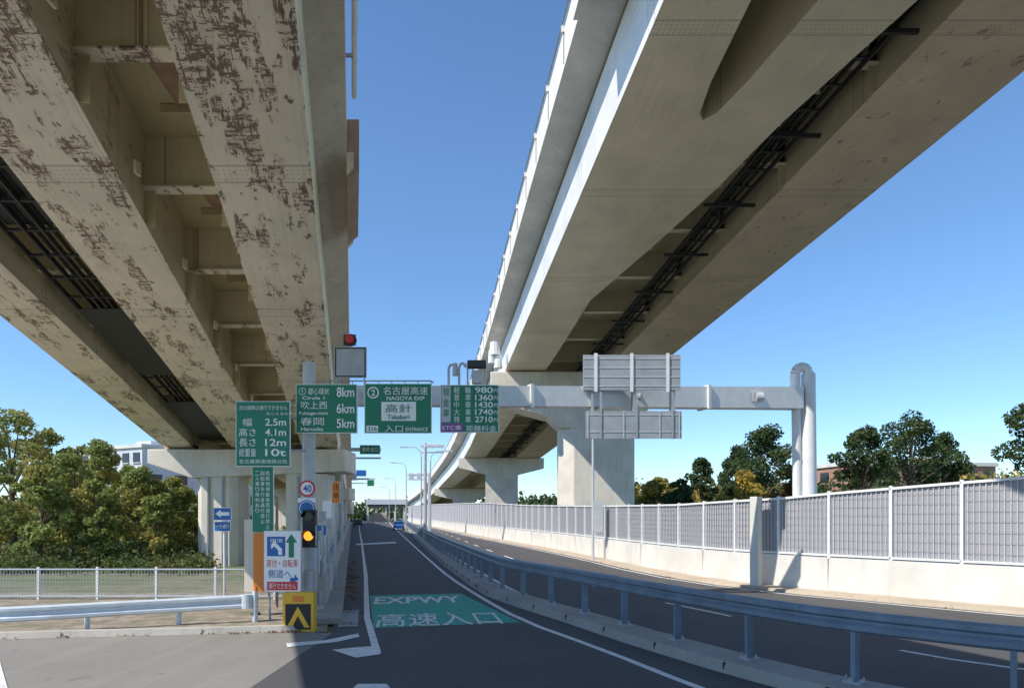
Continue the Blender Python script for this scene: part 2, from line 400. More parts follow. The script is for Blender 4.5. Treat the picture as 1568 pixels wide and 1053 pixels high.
# ------------------------------------------------ left guard rail
mb=MB(); gl=smoothpts([(-24,14.2),(-16,15.0),(-12,15.7),(-9.2,16.9),(-6.85,17.7)],2)
n=len(gl); zf=lambda i:-0.16*(1-i/(n-1))
prof=[(0.02,0.34),(0.10,0.38),(0.10,0.44),(0.04,0.50),(0.04,0.54),(0.10,0.60),(0.10,0.66),(0.02,0.70),(0.0,0.70),(0.0,0.34)]
extr(mb,gl,prof,'railw',zf)
for i,p in enumerate(resample(gl,2.0)): mb.cyl((p[0]-.05,p[1]+0.08,-.05),(p[0]-.05,p[1]+0.08,0.58),0.06,0.06,'railw',10)
e=gl[-1]; mb.cyl((e[0],e[1]-.03,0.34),(e[0],e[1]-.03,0.70),0.15,0.15,'railw',14)
mb.cyl((e[0]+.2,e[1]-.02,-0.02),(e[0]+.2,e[1]-.02,0.8),0.07,0.07,'railw',12); mb.cyl((e[0]+.2,e[1]-.02,0.8),(e[0]+.2,e[1]-.02,0.9),0.075,0.05,'orange',12)
mb.build('verge_guardrail')
# ------------------------------------------------ park fence
mb=MB(); x=-30.0
while x<-7.4:
    mb.box((x,22.3,0.48),(0.012,0.012,0.9),'galv'); x+=0.1
z=.16
while z<.95:
    mb.box((-18.7,22.3,z),(22.7,0.012,0.012),'galv'); z+=.13
for z in (0.10,0.97): mb.box((-18.7,22.3,z),(22.7,0.03,0.035),'railw')
x=-29.0
while x<-7.3: mb.box((x,22.33,0.5),(0.07,0.07,1.08),'wpaint'); x+=1.93
mb.build('park_fence')
# ------------------------------------------------ right wall + panel fence
wz=[(0,4.6),(9,4.4),(19.5,3.85),(25.6,3.35),(31,3.2),(41.8,3.25),(60,3.5),(79,4.0),(140,4.6),(275,5)]
mb=MB(); ctop=1.26
wr=resample(wallp,2.0)
extr(mb,wallp,[(-0.10,0.0),(-0.10,0.12),(-0.06,ctop),(0.28,ctop),(0.28,0.0)],'concw')
for i,p in enumerate(wr):
    if i%3==0 and i<len(wr)-1:
        q=wr[i+1]; a=math.atan2(q[1]-p[1],q[0]-p[0]); t=Vector((math.cos(a),math.sin(a)))
        c=Vector(p[:2])-Vector((t.y,-t.x))*0.083
        mb.box((c.x,c.y,0.62),(0.02,0.03,1.22),'kerb',a)
mb.build('retaining_wall')
mb=MB()
for i in range(len(wr)-1):
    p=wr[i];q=wr[i+1]; zt=interp(wz,p[1])[0]; zt2=interp(wz,q[1])[0]
    a=math.atan2(q[1]-p[1],q[0]-p[0]); t=Vector((math.cos(a),math.sin(a))); nn=Vector((-t.y,t.x))
    mb.box((p[0],p[1],(ctop+zt)/2+.02),(0.09,0.12,zt-ctop+.06),'wpaint',a)
    b1=Vector(p[:2])-nn*0.03; b2=Vector(q[:2])-nn*0.03
    mb.face([(b1.x,b1.y,ctop+.1),(b2.x,b2.y,ctop+.1),(b2.x,b2.y,zt2-.04),(b1.x,b1.y,zt-.04)],'fencep')
    for zz,zz2,hh in ((ctop+.08,ctop+.08,.07),(zt-.04,zt2-.04,.08)):
        A=[Vector((p[0],p[1],zz-hh/2)),Vector((q[0],q[1],zz2-hh/2)),Vector((q[0],q[1],zz2+hh/2)),Vector((p[0],p[1],zz+hh/2))]
        mb.prism(A,(nn.x*0.06,nn.y*0.06,0),'wpaint')
    if p[1]<75:
        nb=13 if p[1]<50 else 7
        for k in range(1,nb):
            s_=Vector(p[:2]).lerp(Vector(q[:2]),k/nb); z2=zt+(zt2-zt)*k/nb
            mb.box((s_.x,s_.y,(ctop+z2)/2),(0.026,0.02,z2-ctop-.1),'lgrey',a)
        if p[1]<45:
            for r_ in range(7):
                zz=ctop+.35+(r_/7)*(zt-ctop-.4); c=(Vector(p[:2])+Vector(q[:2]))/2+nn*.02
                mb.box((c.x,c.y,zz),(1.85,.008,.008),'galv',a)
mb.build('noise_fence')
mb=MB()
c=G(1160,899); mb.box((c.x-.1,c.y-.12,1.7),(0.35,0.3,3.42),'concw',math.radians(-48))
mb.build('wall_pilaster',bevel=0.02)
# ---------------------------------------------------------------- LEFT VIADUCT
def pl(D):
    z=9.6-0.1263*D if D<31.3 else 5.65-0.02*(D-31.3)
    return (-0.2335*D,D,z)
LD=[-45,-30,-15,0,8,16,24,31.3,45,60,90,130,160]
via=empty('elevated_expressway')
for nm,(a,b) in {'girder_right':(-2.2,-0.72),'girder_middle':(-5.35,-3.83),'girder_left':(-8.4,-7.2)}.items():
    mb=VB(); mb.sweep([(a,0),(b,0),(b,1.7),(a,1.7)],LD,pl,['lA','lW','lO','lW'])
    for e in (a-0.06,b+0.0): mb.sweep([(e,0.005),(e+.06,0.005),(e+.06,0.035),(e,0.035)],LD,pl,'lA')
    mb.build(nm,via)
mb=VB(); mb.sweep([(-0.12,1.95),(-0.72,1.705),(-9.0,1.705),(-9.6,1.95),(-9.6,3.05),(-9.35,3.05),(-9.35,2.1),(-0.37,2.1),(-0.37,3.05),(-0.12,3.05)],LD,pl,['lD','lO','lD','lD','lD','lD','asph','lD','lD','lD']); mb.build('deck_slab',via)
mb=VB(); k=-14
while True:
    D=12.57+3.13*k; k+=1
    if D>60: break
    o=pl(D)
    for a,b in ((-3.83,-2.2),(-7.2,-5.35)):
        w=b-a; cx=o[0]+(a+b)/2
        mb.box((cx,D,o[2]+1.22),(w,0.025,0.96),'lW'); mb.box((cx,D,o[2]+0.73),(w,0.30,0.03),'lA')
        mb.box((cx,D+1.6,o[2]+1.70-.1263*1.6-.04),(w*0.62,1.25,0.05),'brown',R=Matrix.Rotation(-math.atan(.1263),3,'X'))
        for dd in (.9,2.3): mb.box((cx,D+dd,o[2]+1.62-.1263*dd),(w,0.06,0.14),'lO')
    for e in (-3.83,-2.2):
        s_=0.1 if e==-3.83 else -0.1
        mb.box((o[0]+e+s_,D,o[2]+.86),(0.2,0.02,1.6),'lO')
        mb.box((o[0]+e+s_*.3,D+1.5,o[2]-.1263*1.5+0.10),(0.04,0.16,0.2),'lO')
mb.build('cross_beams',via)
mb=VB()
for D0 in [x*1.0 for x in range(-14,31)]:
    o=pl(D0+.5); mb.box((o[0]-6.3,D0+.5,o[2]+.5),(1.15,0.07,0.05),'dark')
for xx in (-6.9,-5.75,-6.5,-6.15): mb.sweep([(xx,0.45),(xx+.05,0.45),(xx+.05,0.58),(xx,0.58)],[-14,0,10,20,31],pl,'dark')
mb.sweep([(-6.85,0.60),(-5.75,0.60),(-5.75,0.63),(-6.85,0.63)],[9,13.5],pl,'dark'); mb.sweep([(-6.85,0.42),(-5.75,0.42),(-5.75,0.44),(-6.85,0.44)],[17,22],pl,'dark'); mb.sweep([(-6.85,0.42),(-5.75,0.42),(-5.75,0.44),(-6.85,0.44)],[25,31],pl,'dark')
for xx in (-6.4,-6.3,-6.05): mb.sweep([(xx,0.6),(xx+.06,0.6),(xx+.06,0.66),(xx,0.66)],[-14,0,10,20,31],pl,'black')
mb.build('cable_tray',via)
mb=VB()
mb.sweep([(-0.02,2.75),(0.03,2.70),(0.08,2.75),(0.03,2.80)],[-20,0,13],pl,'wpaint')
for D in range(-18,13,3):
    o=pl(D); mb.box((o[0]-.05,D,o[2]+2.75),(0.14,0.05,0.05),'galv')
mb.sweep([(-0.115,1.55),(0.13,1.75),(0.13,2.75),(-0.115,2.75)],[13.6,16.1],pl,'brown')
mb.sweep([(-0.118,1.60),(0.02,1.75),(0.02,1.9),(-0.118,1.9)],[13.3,16.4],pl,'lD')
mb.build('parapet_fittings',via)
pier=empty('expressway_pier')
mb=VB(); D=31.3; zt=5.65
cap=[(-16.25,D-.9,zt-.01),(-7.45,D-.9,zt-.01),(-7.45,D-.9,zt-1.0),(-13.4,D-.9,zt-1.25),(-14.3,D-.9,zt-1.3),(-16.25,D-.9,zt-.65)]
mb.prism(cap,(0,2.2,0),'concp'); mb.build('cap_beam',pier,bevel=0.05)
mb=VB()
for x0,x1 in ((-14.15,-12.35),(-10.2,-8.3)):
    c=(x0+x1)/2; w=x1-x0; ch=.28; hw=w/2
    pts=[(c-hw+ch,D-.8),(c+hw-ch,D-.8),(c+hw,D-.8+ch),(c+hw,D+1-ch),(c+hw-ch,D+1),(c-hw+ch,D+1),(c-hw,D+1-ch),(c-hw,D-.8+ch)]
    mb.prism([(a,b,ZG) for a,b in pts],(0,0,zt-1.1-ZG),'concp')
    for dx in (-.3,.35): mb.cyl((c+dx,D-.86,ZG),(c+dx,D-.86,zt-1.2),0.06,0.06,'galv',8)
mb.build('columns',pier)
mb=VB()
for x in (-15.2,-14.6,-12,-11.2,-9.5,-8.5): mb.box((x,D-.3,zt+.1),(0.5,0.5,0.25),'dark')
mb.build('bearings',pier)
for DD in (62,95,130):
    q=pl(DD); pr=empty('expressway_pier'); mb=VB()
    mb.box((q[0]-4.3,DD,q[2]-.55),(8.6,2,1.1),'concp')
    for xx in (-6,-2): mb.box((q[0]+xx,DD,(q[2]-1.1+ZG)/2),(1.7,1.7,q[2]-1.1-ZG),'concp')
    mb.build('cap_and_columns',pr,bevel=.05)
# ---------------------------------------------------------------- RIGHT VIADUCT
rx=[(0,0),(50,-6.17),(65,-8.3),(80,-10.2),(100,-13.6),(120,-17.6),(140,-21.6),(160,-25.5),(200,-36),(240,-48)]
rxs=smoothpts([(a,b) for a,b in rx],2)
def pr_(D):
    X=-0.1234*D if D<40 else interp(rxs,D)[0]
    z=14.5-0.058*D if D<200 else 2.9-0.01*(D-200)
    return (X,D,z)
RD=[-45,-25,-10,0,6,10,14.4,16.5,18.5,20,22,24.5,26.5,29,31.7,35,38.7,44,50,58,66,75,85,95,105,115,125,135,145,155,165,180,200]
rv=empty('curved_ramp_viaduct')
redge=[(-45,10.4),(14.4,10.4),(18.9,9.6),(22,9.3),(26.5,8.55),(31.7,7.55),(38.7,7.6),(200,7.6)]
mb=VB(); D1=[d for d in RD if d>=18.5]
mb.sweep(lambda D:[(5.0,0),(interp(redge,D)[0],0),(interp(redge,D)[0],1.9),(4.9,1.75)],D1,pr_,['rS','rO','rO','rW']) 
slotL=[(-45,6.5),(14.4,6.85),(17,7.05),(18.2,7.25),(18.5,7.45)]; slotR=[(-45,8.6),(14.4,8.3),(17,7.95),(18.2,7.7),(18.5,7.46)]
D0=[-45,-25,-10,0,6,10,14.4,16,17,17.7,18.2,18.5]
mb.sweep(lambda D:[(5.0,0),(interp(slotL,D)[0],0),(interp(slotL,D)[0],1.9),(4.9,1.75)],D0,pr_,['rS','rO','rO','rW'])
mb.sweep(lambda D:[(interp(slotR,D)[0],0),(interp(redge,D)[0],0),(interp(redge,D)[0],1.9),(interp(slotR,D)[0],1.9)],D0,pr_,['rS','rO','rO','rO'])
mb.build('box_girder',rv)
mb=VB(); mb.sweep([(11.5,0),(14.5,0),(14.7,1.9),(11.5,1.9)],RD,pr_,['rG','rO','rG','rO']); mb.sweep([(11.40,.005),(11.5,.005),(11.5,.04),(11.40,.04)],RD,pr_,'rG'); mb.build('outer_girder',rv)
mb=VB(); mb.sweep([(3.9,2.15),(4.9,1.92),(14.6,1.92),(15.6,2.15),(15.6,3.3),(15.35,3.3),(15.35,2.3),(4.15,2.3),(4.15,3.3),(3.9,3.3)],RD,pr_,['rD','rO','rD','rD','rD','rD','asph','rD','rD','rD']); mb.build('deck_slab',rv)
mb=VB(); D=4.0
while D<110:
    o=pr_(D); a=interp(redge,D)[0]; b=11.5
    mb.box((o[0]+(a+b)/2,D,o[2]+1.35),(b-a,0.03,1.1),'rO'); mb.box((o[0]+(a+b)/2,D,o[2]+.78),(b-a,0.32,0.035),'rS')
    for e in (a+.1,b-.1): mb.box((o[0]+e,D,o[2]+.95),(0.2,0.03,1.8),'rO')
    for k in (1.5,3.0):
        mb.box((o[0]+b-.05,D+k,o[2]-.058*k+.14),(0.05,0.16,0.22),'rO')
        mb.box((o[0]+interp(redge,D+k)[0]+.12-.1234*k,D+k,o[2]-.058*k+1.0),(0.2,0.03,1.7),'rO')
    D+=4.5
D=2.0
while D<110:
    o=pr_(D); mb.box((o[0]+3.86,D,o[2]+3.22),(0.10,0.10,0.18),'rD'); mb.box((o[0]+3.885,D,o[2]+2.75),(0.03,0.025,1.0),'kerb'); D+=2.5
mb.build('cross_beams_and_ribs',rv)
mb=VB(); TD=[d for d in RD if d<100]
for xx in (10.15,10.95): mb.sweep([(xx,0.55),(xx+.06,0.55),(xx+.06,0.70),(xx,0.70)],TD,pr_,'dark')
for xx in (10.35,10.5,10.7): mb.sweep([(xx,0.66),(xx+.09,0.66),(xx+.09,0.74),(xx,0.74)],TD,pr_,'black')
D=2.0
while D<95:
    o=pr_(D); mb.box((o[0]+10.55,D,o[2]+.62),(0.9,0.06,0.05),'dark')
    if int(D)%4==0: mb.box((o[0]+10.6,D,o[2]+.50),(1.8,0.09,0.1),'dark')
    D+=1.0
mb.build('cable_tray',rv)
mb=VB(); mb.sweep([(3.66,1.7),(3.895,1.7),(3.895,3.5),(3.66,3.5)],[12.5,17.2],pr_,'rD')
mb.sweep([(3.86,3.32),(3.90,3.36),(3.86,3.40),(3.82,3.36)],[d for d in RD if d<130],pr_,'galv')
o=pr_(42.5)
for dx,dz,r in ((4.2,.9,.35),(4.4,0.1,.28),(4.0,.4,.22)): mb.cyl((o[0]+dx,42.2,o[2]+dz-.4),(o[0]+dx,42.2,o[2]+dz+.4),r,r*.8,'wpaint',10)
mb.build('parapet_fittings',rv)
pier=empty('ramp_pier'); mb=VB(); D=45; o=pr_(D); zt=o[2]-.02
X0=o[0]+4.2; X1=o[0]+15.3
cap=[(X0,D-1.2,zt),(X1,D-1.2,zt),(X1,D-1.2,zt-1.4),(8.6,D-1.2,zt-2.6),(7.9,D-1.2,zt-3.6),(3.1,D-1.2,zt-3.6),(2.3,D-1.2,zt-2.9),(X0,D-1.2,zt-1.9)]
mb.prism(cap,(0,2.6,0),'concp'); mb.build('cap_beam',pier,bevel=.08)
mb=VB(); c=(3.06+7.9)/2; hw=2.42; ch=.9
pts=[(c-hw+ch,D-1.3),(c+hw-.3,D-1.3),(c+hw,D-1.0),(c+hw,D+1.3),(c-hw,D+1.3),(c-hw,D-1.3+ch)]
mb.prism([(a,b,ZG) for a,b in pts],(0,0,zt-3.58-ZG),'concp'); mb.build('column',pier,bevel=.05)
for DD in (85,125):
    q=pr_(DD); p2=empty('ramp_pier'); mb=VB(); mb.prism([(q[0]+4.5,DD-1,q[2]-.02),(q[0]+15,DD-1,q[2]-.02),(q[0]+15,DD-1,q[2]-1.2),(q[0]+11.8,DD-1,q[2]-2),(q[0]+7.8,DD-1,q[2]-2),(q[0]+4.5,DD-1,q[2]-1.2)],(0,2,0),'concp')
    mb.box((q[0]+9.8,DD,(q[2]-1.9+ZG)/2),(4,1.8,q[2]-1.9-ZG),'concp'); mb.build('cap_and_column',p2)
# ---------------------------------------------------------------- GANTRY
gan=empty('sign_gantry'); DL=19.0; DR=25.0
mb=MB(); pb=P(473,939,DL); mb.cyl((pb.x,DL,0),(pb.x,DL,P(0,556,DL).z),0.19,0.17,'lgrey',20); mb.cyl((pb.x,DL,P(0,556,DL).z),(pb.x,DL,P(0,553,DL).z),0.17,0.06,'lgrey',20)
mb.cyl((pb.x,DL,0.0),(pb.x,DL,0.22),0.42,0.40,'conc',20)
mb.box((pb.x,DL,0.9),(0.30,0.36,0.5),'lgrey')
a=P(478,606,DL); b=P(1222,610,DR)
d=(b-a)
def beamsec(t,hh,ww):
    c=a.lerp(b,t); dn=Vector((d.x,d.y,0)).normalized(); nn=Vector((-dn.y,dn.x,0)); return [c+nn*(-ww)+Vector((0,0,-hh)),c+nn*(-ww)+Vector((0,0,hh)),c+nn*ww+Vector((0,0,hh)),c+nn*ww+Vector((0,0,-hh))]
secs=[beamsec(t,0.26+0.13*t,0.2+.08*t) for t in (0,.25,.5,.75,1)]
for s0,s1 in zip(secs[:-1],secs[1:]):
    for k in range(4): mb.face([s0[k],s0[(k+1)%4],s1[(k+1)%4],s1[k]],'wpaint')
for t in (.38,.52,.76):
    s0=beamsec(t-.003,.33+.1*t,.27+.08*t); s1=beamsec(t+.003,.33+.1*t,.27+.08*t)
    for k in range(4): mb.face([s0[k],s0[(k+1)%4],s1[(k+1)%4],s1[k]],'wpaint')
    mb.face(s0,'wpaint'); mb.face(s1[::-1],'wpaint')
mb.build('beam_and_left_post',gan,merge=True)
mb=MB(); rb=P(1238,760,DR); zt=P(0,572,DR).z
mb.cyl((rb.x,DR,0),(rb.x,DR,zt),0.33,0.24,'wpaint',22)
arc=[]; r=0.22
cx=rb.x-0.24
for i in range(9):
    t=math.pi*i/8; arc.append(Vector((cx+0.24*math.cos(t),DR,zt+0.24*math.sin(t))))
arc.append(Vector((cx-0.24,DR,P(0,600,DR).z)))
for p0,p1 in zip(arc[:-1],arc[1:]): mb.cyl(p0,p1,r*.8,r*.8,'wpaint',18)
mb.cyl(P(1219,625,DR),(P(1223,760,DR).x,DR,0),0.16,0.17,'wpaint',16)
mb.build('right_post',gan,smooth=True)
mb=MB()
for x0,x1 in ((930,978),(1120,1167)):
    t=((x0+x1)/2-478)/(1222-478); Dm=DL+(DR-DL)*t-.45
    panel(mb,x0+7,599,x1-7,614,Dm,'lgrey',.3)
    for xx in (x0+3,x1-3):
        c=P(xx,607,Dm); mb.cyl((c.x-.12,Dm+.1,c.z),(c.x+.12,Dm+.1,c.z),.16,.16,'lgrey',12)
    for k in range(5): rect(mb,x0+10+k*6,601,x0+13+k*6,612,Dm,'galv')
mb.build('beam_equipment',gan,bevel=0.01)
mb=MB(); Dh=18.9
mb.tube([P(490,589,Dh),P(492,583,Dh),P(660,583,Dh),P(664,586,Dh)],.02,'galv',6)
for xx in range(500,665,20): mb.cyl(P(xx,583,Dh),P(xx,598,Dh),.015,.015,'galv',6)
mb.tube([P(490,600,Dh),P(545,600,Dh)],.03,'galv',6)
for xx,top in ((687,558),(703,556)):
    mb.cyl(P(xx,600,18.8),P(xx,top+6,18.8),.035,.035,'lgrey',8)
    mb.tube([P(xx,top+6,18.8),P(xx+3,top,18.8),P(xx+8,top+1,18.8),P(xx+10,top+6,18.8)],.035,'lgrey',8)
mb.cyl(P(697,556,18.8),P(697,575,18.8),.06,.08,'lgrey',8)
for xx in (716,742): mb.cyl(P(xx,600,18.8),P(xx,553,18.8),.025,.025,'lgrey',8)
mb.build('masts_and_handrail',gan)
mb=MB(); panel(mb,716,551,744,562,18.6,'dark',.25); panel(mb,722,566,738,586,18.7,'lgrey',.2); mb.build('detector_box',gan,bevel=.01)
wb=empty('warning_beacon_board'); mb=MB(); panel(mb,512,531,561,578,18.8,'black',.05,'lgrey',1.0); panel(mb,515,534,558,575,18.78,'galv',.01)
rect(mb,526,512,545,529,18.9,'dark'); c=P(536.5,520.5,18.85)
mb.cyl((c.x,18.86,c.z),(c.x,18.7,c.z),.11,.11,'red',18); mb.cyl((c.x,18.9,c.z),(c.x,18.84,c.z),.17,.17,'dark',18)
for xx in (515,558): mb.cyl(P(xx,578,18.9),P(xx,600,18.9),.02,.02,'lgrey',8)
mb.build('board',wb)
def sign_obj(name): return empty(name)
s=sign_obj('green_distance_sign'); mb=MB(); Ds_=18.55
panel(mb,453,588,547,663,Ds_,'green',.05,'signw',1.0); mb.build('board',s)
T=Ds_-0.012
for st,x,y,w,h in (('都心環状',488,599,32,10),('8km',529,600,27,15),('Circle 1',480,609,34,5),('吹上西',481,620,40,12),('6km',529,625,27,15),('Fukiage-nishi',480,633,44,6),('春岡',478,645,36,12),('5km',529,648,27,14),('Haruoka',478,656.5,34,5.5),('①',463,599,11,11)): text(st,x,y,w,h,T,'signw',s)
s=sign_obj('green_entrance_sign'); mb=MB(); panel(mb,558,587,661,663,Ds_,'green',.05,'signw',1.0); rect(mb,584,615,637,644,Ds_,'signw',.012)
c=P(571.5,601,Ds_); mb.cyl((c.x,Ds_-.004,c.z),(c.x,Ds_-.012,c.z),.16,.16,'signw',20); mb.cyl((c.x,Ds_-.012,c.z),(c.x,Ds_-.016,c.z),.125,.125,'green',20); rect(mb,561,651.5,579,661,Ds_,'signw',.012); mb.build('board',s)
for st,x,y,w,h,m_ in (('2',571.5,601,6,9,'signw'),('名古屋高速',621,598,68,12,'signw'),('NAGOYA EXP',621,609.5,58,6,'signw'),('高針',610,625,40,13,'green'),('Takabari',610,638,34,7,'green'),('216',570,656,14,6,'green'),('入口',603,656,28,10,'signw'),('ENTRANCE',638,657,34,5.5,'signw')): text(st,x,y,w,h,Ds_-.02,m_,s)
s=sign_obj('green_toll_sign'); mb=MB(); panel(mb,674,589,764,662,Ds_,'green',.05,'signw',1.0); rect(mb,675.5,648,709,660.5,Ds_,'purple',.012); rect(mb,676,591,690,646,Ds_,'lgrey',.012); mb.build('board',s)
for i,(a_,b_) in enumerate((('軽二輪','980円'),('普通車','1360円'),('中型車','1430円'),('大型車','1740円'),('特大車','2710円'))):
    y=597+i*11.2; text(a_[0]+'   '+a_[2],708,y,26,10,T,'signw',s); text(b_[:-1],741,y,27,9,T,'signw',s); text('円',759,y+1,6,6,T,'signw',s)
for i,ch in enumerate('現金車'): text(ch,683,600+i*16,10,12,Ds_-.02,'green',s)
text('ETC車',692,654.5,29,8,Ds_-.02,'signw',s); text('距離料金',737,655.5,46,9,T,'signw',s)
s=sign_obj('green_vehicle_limit_sign'); mb=MB(); D=18.2; panel(mb,361,614,444.5,714,D,'green',.05,'signw',1.0)
for yy in (640,690): mb.cyl(P(440,yy,D+.1),P(475,yy,DL),.03,.03,'galv',8)
mb.build('board',s)
text('次の諸車は通行できません',403,624,74,7,D-.012,'signw',s); text('名古屋高速道路公社',403,706,74,6,D-.012,'signw',s); text('をこえるもの',428,633,40,4,D-.012,'signw',s)
for i,(a_,b_) in enumerate((('幅','2.5m'),('高さ','4.1m'),('長さ','12m'),('総重量','10t'))):
    y=646+i*15.5; text(a_,379,y,14 if len(a_)==1 else 26,12,D-.012,'signw',s); text(b_,422,y,32,11,D-.012,'signw',s)
s=sign_obj('green_notice_sign'); mb=MB(); D=18.3; panel(mb,386,714,419,815,D,'green',.04,'signw',0.7); mb.cyl(P(424,760,D+.1),P(424,930,D+.1),.04,.04,'brown',8); mb.cyl(P(424,760,D+.1),P(419,760,D+.1),.03,.03,'brown',8); mb.build('board',s)
for j,col in enumerate(('危険物積載車両通行禁止','自転車歩行者通行禁止','二人乗り規制あり')):
    for i,ch in enumerate(col): text(ch,410-j*8,724+i*8.2,6,6.5,D-.012,'signw',s)
s=sign_obj('orange_sign_board'); mb=MB(); panel(mb,388,815,409,906,18.25,'orange',.04); panel(mb,374,795,388,906,18.6,'concp',.3); mb.build('board',s)
s=sign_obj('moped_detour_sign'); mb=MB(); D=17.9; panel(mb,404,812,461,906,D,'signw',.05,'lgrey',.6)
rect(mb,409,821,437,851,D,'blue',.008)
def arrow(pts,mat,dd): mb.prism([P(x,y,D-dd) for x,y in pts],(0,.003,0),mat)
arrow([(415,833),(422,825),(422,830),(432,840),(432,849),(426,849),(426,842),(420,836),(415,840)],'signw',.014)
arrow([(442,853),(442,830),(437,830),(446,817),(455,830),(450,830),(450,853)],'green',.010)
rect(mb,409,890,456,903,D,'red',.008); arrow([(444,884),(451,884),(451,878),(457,887),(451,890),(444,890)],'blue',.010)
for xx in (412,454): mb.cyl(P(xx,905,D+.08),(P(xx,905,D).x,D+.08,0),.03,.03,'galv',8)
mb.build('board',s)
text('側道',423,827,20,6,D-.018,'signw',s); text('原付・自転車',432,862,48,12,D-.012,'red',s); text('側道へ',428,878,36,13,D-.012,'blue',s); text('通行できません',432,896.5,42,9,D-.016,'signw',s)
s=sign_obj('chevron_marker'); mb=MB(); D=16.2; panel(mb,433,907,480,968,D,'yellow',.28)
rect(mb,437,912,476,922,D,'yellow',.01); rect(mb,437,924,476,963,D,'black',.008)
mb.prism([P(x,y,D-.014) for x,y in ((439,960),(456,928),(474,960),(466,960),(456,942),(447,960))],(0,.003,0),'yellow')
rect(mb,448,912,466,921,D,'orange',.016); mb.build('board',s)
s=sign_obj('speed_limit_sign'); mb=MB(); D=18.6; c=P(470.5,747.5,D)
mb.cyl((c.x,D,c.z),(c.x,D-.02,c.z),.225,.225,'red',28); mb.cyl((c.x,D-.02,c.z),(c.x,D-.026,c.z),.17,.17,'signw',28)
panel(mb,456,762,483,769,D,'signw',.02); c=P(470,778,D); mb.cyl((c.x,D,c.z),(c.x,D-.02,c.z),.23,.23,'blue',28); mb.cyl((c.x,D-.02,c.z),(c.x,D-.024,c.z),.2,.2,'signw',28); mb.cyl((c.x,D-.024,c.z),(c.x,D-.028,c.z),.18,.18,'blue',28)
mb.build('discs',s); text('40',470.5,747.5,13,11,D-.04,'blue',s)
s=empty('traffic_light'); mb=MB(); D=18.3; panel(mb,463,780,483,838,D,'black',.2); panel(mb,461,805,484,835,D+.01,'wpaint',.03)
for yy,m_ in ((791,'glass'),(820,'amber')):
    c=P(472.5,yy,D); mb.cyl((c.x,D,c.z),(c.x,D-.03,c.z),.125,.125,m_,20)
    for i in range(9):
        t0=math.pi*i/9;t1=math.pi*(i+1)/9; q=lambda t,dd:Vector((c.x+.15*math.cos(t),D-dd,c.z+.15*math.sin(t)))
        mb.face([q(t0,0),q(t1,0),q(t1,.22),q(t0,.22)],'black')
mb.build('head',s)
s=empty('orange_warning_sign'); mb=MB(); D=24; panel(mb,508,737,521,770,D,'orange',.04,'signw',.5); mb.cyl(P(514,770,D),(P(514,0,D).x,D,0),.04,.04,'galv',8); mb.build('board',s); text('注',514.5,745,8,8,D-.012,'black',s); text('意',514.5,758,8,8,D-.012,'black',s)
s=empty('blue_guide_sign'); mb=MB(); D=23; panel(mb,480,803,500,820,D,'blue',.04,'signw',.5); mb.cyl(P(490,820,D),(P(490,0,D).x,D,0),.04,.04,'galv',8); panel(mb,494,766,507,800,D+1.5,'signw',.04); mb.cyl(P(500,800,D+1.6),(P(500,0,D+1.6).x,D+1.6,0),.05,.05,'galv',8); mb.build('board',s)
s=empty('one_way_sign'); mb=MB(); D=23; panel(mb,327,777,354,796,D,'blue',.03,'signw',.6); panel(mb,328,798,353,813,D,'blue',.03,'signw',.6)
arrow([(330,786),(338,780),(338,783.5),(351,783.5),(351,789),(338,789),(338,792)],'signw',.01)
mb.cyl(P(343,776,D+.06),(P(343,0,D).x,D+.06,0),.04,.04,'wpaint',10); mb.build('board',s); text('一方通行',340.5,805.5,20,7,D-.01,'signw',s)
s=empty('roadside_cabinet'); mb=MB()
for x0,y0,x1,yb,D,m_ in ((484,850,498,900,22,'lgrey'),(468,872,481,935,18.4,'galv'),(500,862,507,900,23.5,'lgrey'),(483,905,492,935,19.4,'galv')):
    a_=P(x0,y0,D); b_=P(x1,y0,D); mb.box(((a_.x+b_.x)/2,D,a_.z/2),(b_.x-a_.x,.35,a_.z),m_)
for xx,yt,D in ((494,790,21),(504,800,23),(486,820,20)): q=P(xx,yt,D); mb.cyl((q.x,D,0),(q.x,D,q.z),.03,.03,'galv',8); mb.box((q.x,D,q.z),(.2,.15,.3),'galv')
mb.build('box',s,bevel=.015)
for X,Y,hh in ((-5.75,20.2,.8),(-7.1,18.9,.9)):
    s=MB(); s.cyl((X,Y,0),(X,Y,0.05),.13,.11,'black',14); s.cyl((X,Y,0.05),(X,Y,hh),.04,.04,'orange',12)
    for z in (.35,.6): s.cyl((X,Y,z),(X,Y,z+.07),.043,.043,'signw',12)
    s.build('delineator_post')
s=MB(); c=G(520,957); s.box((c.x,c.y+1.2,0.006),(0.5,3.0,0.012),'dark',math.radians(13))
for k in range(26): s.box((c.x+ (1.4-k*.11)*.22-.05,c.y+1.2-1.4+k*.11,0.016),(0.48,.04,.012),'galv',math.radians(13))
s.build('drain_grate')
s=empty('message_board'); mb=MB(); D=21.6
panel(mb,893,543,1042,597,D,'galv',.08); panel(mb,897,629,1044,671,D,'galv',.06)
for yy in (548,562,576,590): rect(mb,893,yy,1042,yy+1.6,D,'lgrey',.03)
for xx in (912,967,1022):
    rect(mb,xx-2.5,541,xx+2.5,600,D,'wpaint',.10); rect(mb,xx+6,600,xx+9,672,D,'galv',.08)
for yy in (634,660): rect(mb,897,yy,1044,yy+1.5,D,'lgrey',.03)
for xx in (900,955,1010,1040): rect(mb,xx-1,629,xx+1,671,D,'lgrey',.05)
for xx in (905,970,1030): panel(mb,xx,593,xx+4,640,D+.05,'galv',.5)
mb.build('panels_and_frame',s)
